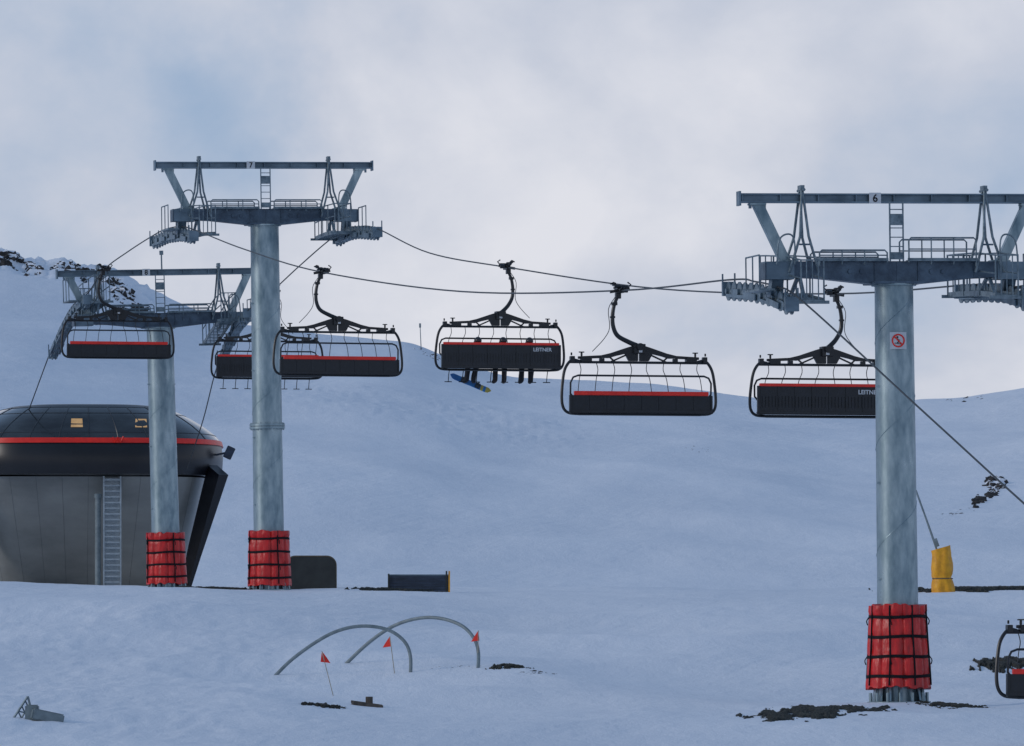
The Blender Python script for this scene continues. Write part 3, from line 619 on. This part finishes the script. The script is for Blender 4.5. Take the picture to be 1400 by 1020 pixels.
bm=bmesh.new(); T=at(1252,670,b.y)-b; tube(bm,[(-.15,0,1.2),(-.4,0,2.0),T],.035,8); tube(bm,[(-.15,.1,1.2),T*.6+Vector((-.1,.1,.6))],.02,6); box(bm,(-.25,0,1.75),(.12,.12,.3),Euler((0,R(-20),0))); part('lance_pipe',bm,M['pipe'],r)
b=ong(50,985); r=root('buried_equipment',b,'grey metal frame and box half buried in snow','equipment')
bm=bmesh.new(); P=lambda px,py,dy=0:at(px,py,b.y+dy)-b
tube(bm,[P(12,992),P(38,952)],.03,6); tube(bm,[P(24,992,.4),P(40,962,.4)],.025,6); tube(bm,[P(38,952),P(42,968)],.03,6); tube(bm,[P(20,982),P(34,984)],.02,6); tube(bm,[P(24,972),P(36,975)],.02,6)
for i in range(4): tube(bm,[P(20+i*5,980-i*7),P(24+i*5,988-i*7,.3)],.018,5)
part('metal_frame',bm,M['galv2'],r)
bm=bmesh.new(); box(bm,P(62,980),(.75,.7,.26),Euler((0,R(12),R(15)))); box(bm,P(44,976),(.3,.5,.42)); part('box_body',bm,M['pipe'],r,bevel=.03)
b=ong(502,966); r=root('timber_block',b,'small grey equipment block poking out of snow','block')
bm=bmesh.new(); box(bm,(0,0,.02),(.75,.4,.14),Euler((0,R(8),R(10)))); cyl(bm,(.05,0,.05),(.05,0,.24),.09,seg=10); beam(bm,(-.4,0,.12),(.3,.1,.02),.06,.06); part('block_body',bm,M['wood'],r,bevel=.02)
x=(576-700)/F*596; z=ground(x,596); r=root('marker_pole',(x,596,z),'thin grey weather pole standing on the snowy ridge','pole'); bm=bmesh.new(); tube(bm,[(0,0,-.3),(-.1,0,1.9)],.04,6,r2=.03); part('shaft',bm,M['pipe'],r)
bm=bmesh.new(); box(bm,(-.1,0,1.9),(.16,.12,.35)); part('marker_head',bm,M['pipe'],r)
bm=bmesh.new(); H8=12.72-t8.location.z; tube(bm,[(.25,.6,H8+2.2),(.25,.6,H8+3.0)],.03,6); box(bm,(.25,.6,H8+2.95),(.14,.1,.16)); part('wind_sensor',bm,M['galv2'],t8)
# ------------------------------------------------------------------ rocks and soil
ib=bmesh.new(); bmesh.ops.create_icosphere(ib,subdivisions=2,radius=1); IV=[v.co.copy() for v in ib.verts]; IF=[[v.index for v in f.verts] for f in ib.faces]; ib.free()
def rocks(name,px,py,wpx,dep,n,smin,smax,label,m='rock',y=None,flat=.6,sink=.3,cat='rocks',skew=0,cull=-.18):
    if y is None: c=ong(px,py)
    else: x=(px-700)/F*y; c=Vector((x,y,ground(x,y)))
    w=wpx/F*c.y/2; V=[];Fc=[]
    for i in range(n):
        while True:
            a,b_=random.uniform(-1,1),random.uniform(-1,1)
            if a*a+b_*b_<1: break
        if noise.noise(Vector((a*2.3+px*.37,b_*2,py*.37)))<cull: continue
        x=c.x+a*w; yy=c.y+b_*dep+skew*a; s=smin+(smax-smin)*random.random()**2; s*=(1-.4*abs(a)); z=ground(x,yy)-s*sink; off=Vector((random.random()*50,random.random()*50,random.random()*50)); k0=len(V); rot=Euler((random.random()*3,random.random()*3,random.random()*6)).to_matrix()
        sc_=Vector((random.uniform(.8,1.6),random.uniform(.7,1.2),flat*random.uniform(.7,1.3)))
        for v in IV:
            q=rot@v; d=1+.7*noise.noise(v*1.4+off)+.4*noise.noise(v*3.1+off); V.append((x-c.x+q.x*d*s*sc_.x,yy-c.y+q.y*d*s*sc_.y,z-c.z+q.z*d*s*sc_.z))
        Fc+=[[k0+j for j in f] for f in IF]
    me=bpy.data.meshes.new(name); me.from_pydata(V,[],Fc); me.materials.append(M[m]); o=add(name,me,loc=c); tag(o,label,cat); o['kind']='stuff'; return o
def soil(px,py,wpx,dep,label,h=.10,seed=0,y=None,taper=0,skew=0):
    c=ong(px,py) if y is None else Vector(((px-700)/F*y,y,0)); c.z=ground(c.x,c.y); w=wpx/F*c.y/2; nx,ny=190,60; V=[]
    for j in range(ny+1):
        for i in range(nx+1):
            a=-1.35+2.7*i/nx; b_=-1.35+2.7*j/ny; x=c.x+a*w; yy=c.y+b_*dep+skew*a
            m=.70-(a*a*.8+b_*b_)+1.45*noise.fractal(Vector((a*4+seed,b_*1.8,seed)),.75,2.1,6)
            hh=max(-.06,min(h,m*h*1.5))+(.02*noise.fractal(Vector((x*5,yy*4,seed)),.7,2.1,4) if m>0 else -.03)
            V.append((x-c.x,yy-c.y,ground(x,yy)+hh-c.z))
    Fc=[(j*(nx+1)+i,j*(nx+1)+i+1,(j+1)*(nx+1)+i+1,(j+1)*(nx+1)+i) for j in range(ny) for i in range(nx)]
    me=bpy.data.meshes.new('soil_patch'); me.from_pydata(V,[],Fc); me.materials.append(M['soil']); o=add('soil_patch',me,loc=c); tag(o,label,'bare ground'); o['kind']='stuff'
soil(1115,972,200,3.6,'dark bare soil and tufts showing through snow near tower',h=.06,seed=3,skew=3.0)
rocks('rock_patch',1115,972,200,2.2,160,.025,.08,'dark gravel and stones on snow by the tower base',m='dirt',flat=.6,skew=3.0)
soil(1300,965,90,1.6,'sparse dark soil on snow beside the tower',h=.04,seed=61)
rocks('rock_patch',1300,965,90,1.2,60,.03,.08,'sparse dark stones on snow beside the tower',m='dirt',flat=.5)
soil(1345,808,230,4.0,'strip of dark bare ground along the snow crest',h=.13,seed=9,y=261)
rocks('rock_patch',1345,807,220,2.4,220,.03,.12,'band of dark stones along the snow crest',flat=.7,y=260)
rocks('rock_patch',1362,664,34,5,90,.12,.46,'jagged dark rock outcrop on the snow slope',m='rocksnow',flat=1.1,sink=.1,skew=7,cull=-.12)
rocks('rock_patch',1356,672,44,5,46,.10,.34,'jagged dark rock outcrop on the snow slope',m='rock',flat=1.0,sink=.0,skew=14,cull=-.05)
rocks('rock_patch',1338,684,34,4,50,.08,.30,'jagged dark rock outcrop on the snow slope',m='rock',flat=.9,sink=.0,skew=8,cull=-.05)
rocks('rock_patch',1310,702,70,4,26,.05,.14,'few small stones on the snow slope',flat=.5,skew=8)
soil(1378,908,90,3.4,'dark bare soil bank under the low chair',h=.09,seed=21,skew=1)
rocks('rock_patch',1378,904,90,2.5,90,.03,.11,'dark stones on snow under the low chair',flat=.6)
soil(697,912,50,1.0,'small dark patch of soil in snow',h=.06,seed=14)
rocks('rock_patch',742,920,70,.6,40,.02,.06,'small dark stones poking from snow',flat=.6)
rocks('rock_patch',620,914,80,.4,50,.02,.05,'thin line of stones in the snow',m='dirt',flat=.4)
soil(535,806,110,2.0,'dark soil strip beside the low crate',h=.08,seed=33,y=264)
soil(290,801,100,2.0,'dark soil strip at the foot of the towers',h=.08,seed=41,y=262)
rocks('rock_patch',290,801,90,1.6,60,.03,.10,'dark stones at the foot of the towers',flat=.5,y=262)
soil(440,966,54,.9,'small patch of dark gravel in snow',h=.06,seed=50)
rocks('rock_patch',955,614,45,3,20,.05,.14,'few dark stones on the snow slope',flat=.4)
for px,wp,y,n,s,mm in((14,44,592,80,.66,'rocksnow'),(8,30,591,24,.5,'rock'),(45,30,587,20,.4,'rocksnow'),(92,60,592,80,.48,'rocksnow'),(118,44,591,46,.5,'rock'),(150,40,588,60,.5,'rocksnow'),(172,44,580,70,.55,'rocksnow'),(185,30,574,36,.5,'rock')):
    rocks('rock_patch',px,352,wp,5,n,.1,s,'jagged snow-dusted rock outcrop on the ridge',m=mm,y=y,flat=1.0,sink=.1,cull=-.1)
rocks('rock_patch',585,480,40,5,36,.1,.3,'few dark rocks at the edge of the ridge',m='rocksnow',y=592,flat=.6)
rocks('rock_patch',1320,540,60,4,14,.1,.25,'few dark rocks at the edge of the ridge',y=596,flat=.6)
# ------------------------------------------------------------------ light, sky, camera
SE,SR=R(18),R(-108)
w=bpy.data.worlds.new('World'); sc.world=w; w.use_nodes=True; nt=w.node_tree;N=nt.nodes;L=nt.links
for n_ in list(N): N.remove(n_)
out=N.new('ShaderNodeOutputWorld'); sky=N.new('ShaderNodeTexSky'); sky.sky_type='NISHITA'; sky.sun_disc=False; sky.sun_elevation=SE; sky.sun_rotation=SR
bg1=N.new('ShaderNodeBackground'); bg1.inputs['Strength'].default_value=.07; L.new(sky.outputs[0],bg1.inputs['Color'])
tc=N.new('ShaderNodeTexCoord')
def mapn(scale,loc=(0,0,0)):
    mp=N.new('ShaderNodeMapping'); mp.inputs['Scale'].default_value=scale; mp.inputs['Location'].default_value=loc; L.new(tc.outputs['Generated'],mp.inputs['Vector']); return mp
def nz(mp,s,d,r,dist=0):
    n=N.new('ShaderNodeTexNoise'); n.inputs['Scale'].default_value=s;n.inputs['Detail'].default_value=d;n.inputs['Roughness'].default_value=r;n.inputs['Distortion'].default_value=dist; L.new(mp.outputs[0],n.inputs['Vector']); return n
def mth(op,a,b,c=None,clamp=False):
    m=N.new('ShaderNodeMath'); m.operation=op; m.use_clamp=clamp
    for i,v in enumerate((a,b,c)):
        if v is None: continue
        if isinstance(v,(int,float)): m.inputs[i].default_value=v
        else: L.new(v,m.inputs[i])
    return m.outputs[0]
wn=nz(mapn((1,1,1),(5,1,2)),34,5,.6); sb_=N.new('ShaderNodeVectorMath'); sb_.operation='SUBTRACT'; L.new(wn.outputs['Color'],sb_.inputs[0]); sb_.inputs[1].default_value=(.5,.5,.5)
sc2=N.new('ShaderNodeVectorMath'); sc2.operation='SCALE'; L.new(sb_.outputs[0],sc2.inputs[0]); sc2.inputs['Scale'].default_value=.035
ad=N.new('ShaderNodeVectorMath'); ad.operation='ADD'; L.new(tc.outputs['Generated'],ad.inputs[0]); L.new(sc2.outputs[0],ad.inputs[1])
def blob(px,py,rad):
    d=Vector(((px-700)/F,1,(HZ-py)/F)).normalized(); vm=N.new('ShaderNodeVectorMath'); vm.operation='DISTANCE'; L.new(ad.outputs[0],vm.inputs[0]); vm.inputs[1].default_value=d
    mr=N.new('ShaderNodeMapRange'); mr.interpolation_type='SMOOTHERSTEP'; mr.inputs['From Min'].default_value=0; mr.inputs['From Max'].default_value=rad; mr.inputs['To Min'].default_value=1; mr.inputs['To Max'].default_value=0; L.new(vm.outputs['Value'],mr.inputs['Value']); return mr.outputs[0]
n1=nz(mapn((1,1,1.4),(3.1,0,1.7)),15,6,.50,.3); n2=nz(mapn((1,1,1.3),(7,2,0)),48,6,.58,.2)
v=mth('MULTIPLY_ADD',n2.outputs['Fac'],.22,mth('MULTIPLY',n1.outputs['Fac'],.76))
v=mth('ADD',v,.035)
v=mth('SUBTRACT',v,mth('MULTIPLY',blob(335,150,.022),.13))
v=mth('SUBTRACT',v,mth('MULTIPLY',blob(60,235,.032),.11))
v=mth('SUBTRACT',v,mth('MULTIPLY',blob(150,60,.035),.05))
v=mth('SUBTRACT',v,mth('MULTIPLY',blob(1330,400,.02),.05))
v=mth('ADD',v,mth('MULTIPLY',blob(640,250,.045),.09))
v=mth('ADD',v,mth('MULTIPLY',blob(900,480,.035),.09))
v=mth('ADD',v,mth('MULTIPLY',blob(1150,60,.045),.06))
cr=N.new('ShaderNodeValToRGB'); e=cr.color_ramp.elements
e[0].position=.28; e[0].color=(.28,.41,.61,1); e[1].position=.68; e[1].color=(.77,.78,.85,1)
q=cr.color_ramp.elements.new(.40); q.color=(.42,.51,.67,1); q=cr.color_ramp.elements.new(.53); q.color=(.585,.625,.735,1)
L.new(v,cr.inputs['Fac'])
sx=N.new('ShaderNodeSeparateXYZ'); L.new(tc.outputs['Generated'],sx.inputs[0])
mr=N.new('ShaderNodeMapRange'); mr.interpolation_type='SMOOTHSTEP'; mr.inputs['From Min'].default_value=.10; mr.inputs['From Max'].default_value=.38; L.new(sx.outputs['Z'],mr.inputs['Value'])
mx=N.new('ShaderNodeMix'); mx.data_type='RGBA'; L.new(mr.outputs[0],mx.inputs['Factor']); L.new(cr.outputs['Color'],mx.inputs['A']); mx.inputs['B'].default_value=(.20,.305,.485,1)
bg2=N.new('ShaderNodeBackground'); bg2.inputs['Strength'].default_value=1; L.new(mx.outputs['Result'],bg2.inputs['Color'])
ms=N.new('ShaderNodeMixShader'); ms.inputs[0].default_value=.93; L.new(bg1.outputs[0],ms.inputs[1]); L.new(bg2.outputs[0],ms.inputs[2]); L.new(ms.outputs[0],out.inputs['Surface'])
sl=bpy.data.lights.new('sun','SUN'); sl.energy=.9; sl.angle=R(11); sl.color=(1,.94,.88); so=bpy.data.objects.new('sun',sl); COL.objects.link(so)
d=Vector((math.sin(SR)*math.cos(SE),math.cos(SR)*math.cos(SE),math.sin(SE))); so.rotation_euler=(d).to_track_quat('Z','Y').to_euler()
cam=bpy.data.cameras.new('camera'); cam.sensor_width=36; cam.lens=36*F/1400; cam.shift_y=390/1400; cam.clip_end=5000; cam.clip_start=1
co=bpy.data.objects.new('camera',cam); COL.objects.link(co); co.rotation_euler=(R(90),0,0); sc.camera=co
sc.view_settings.view_transform='Standard'; sc.view_settings.look='None'; sc.view_settings.exposure=0
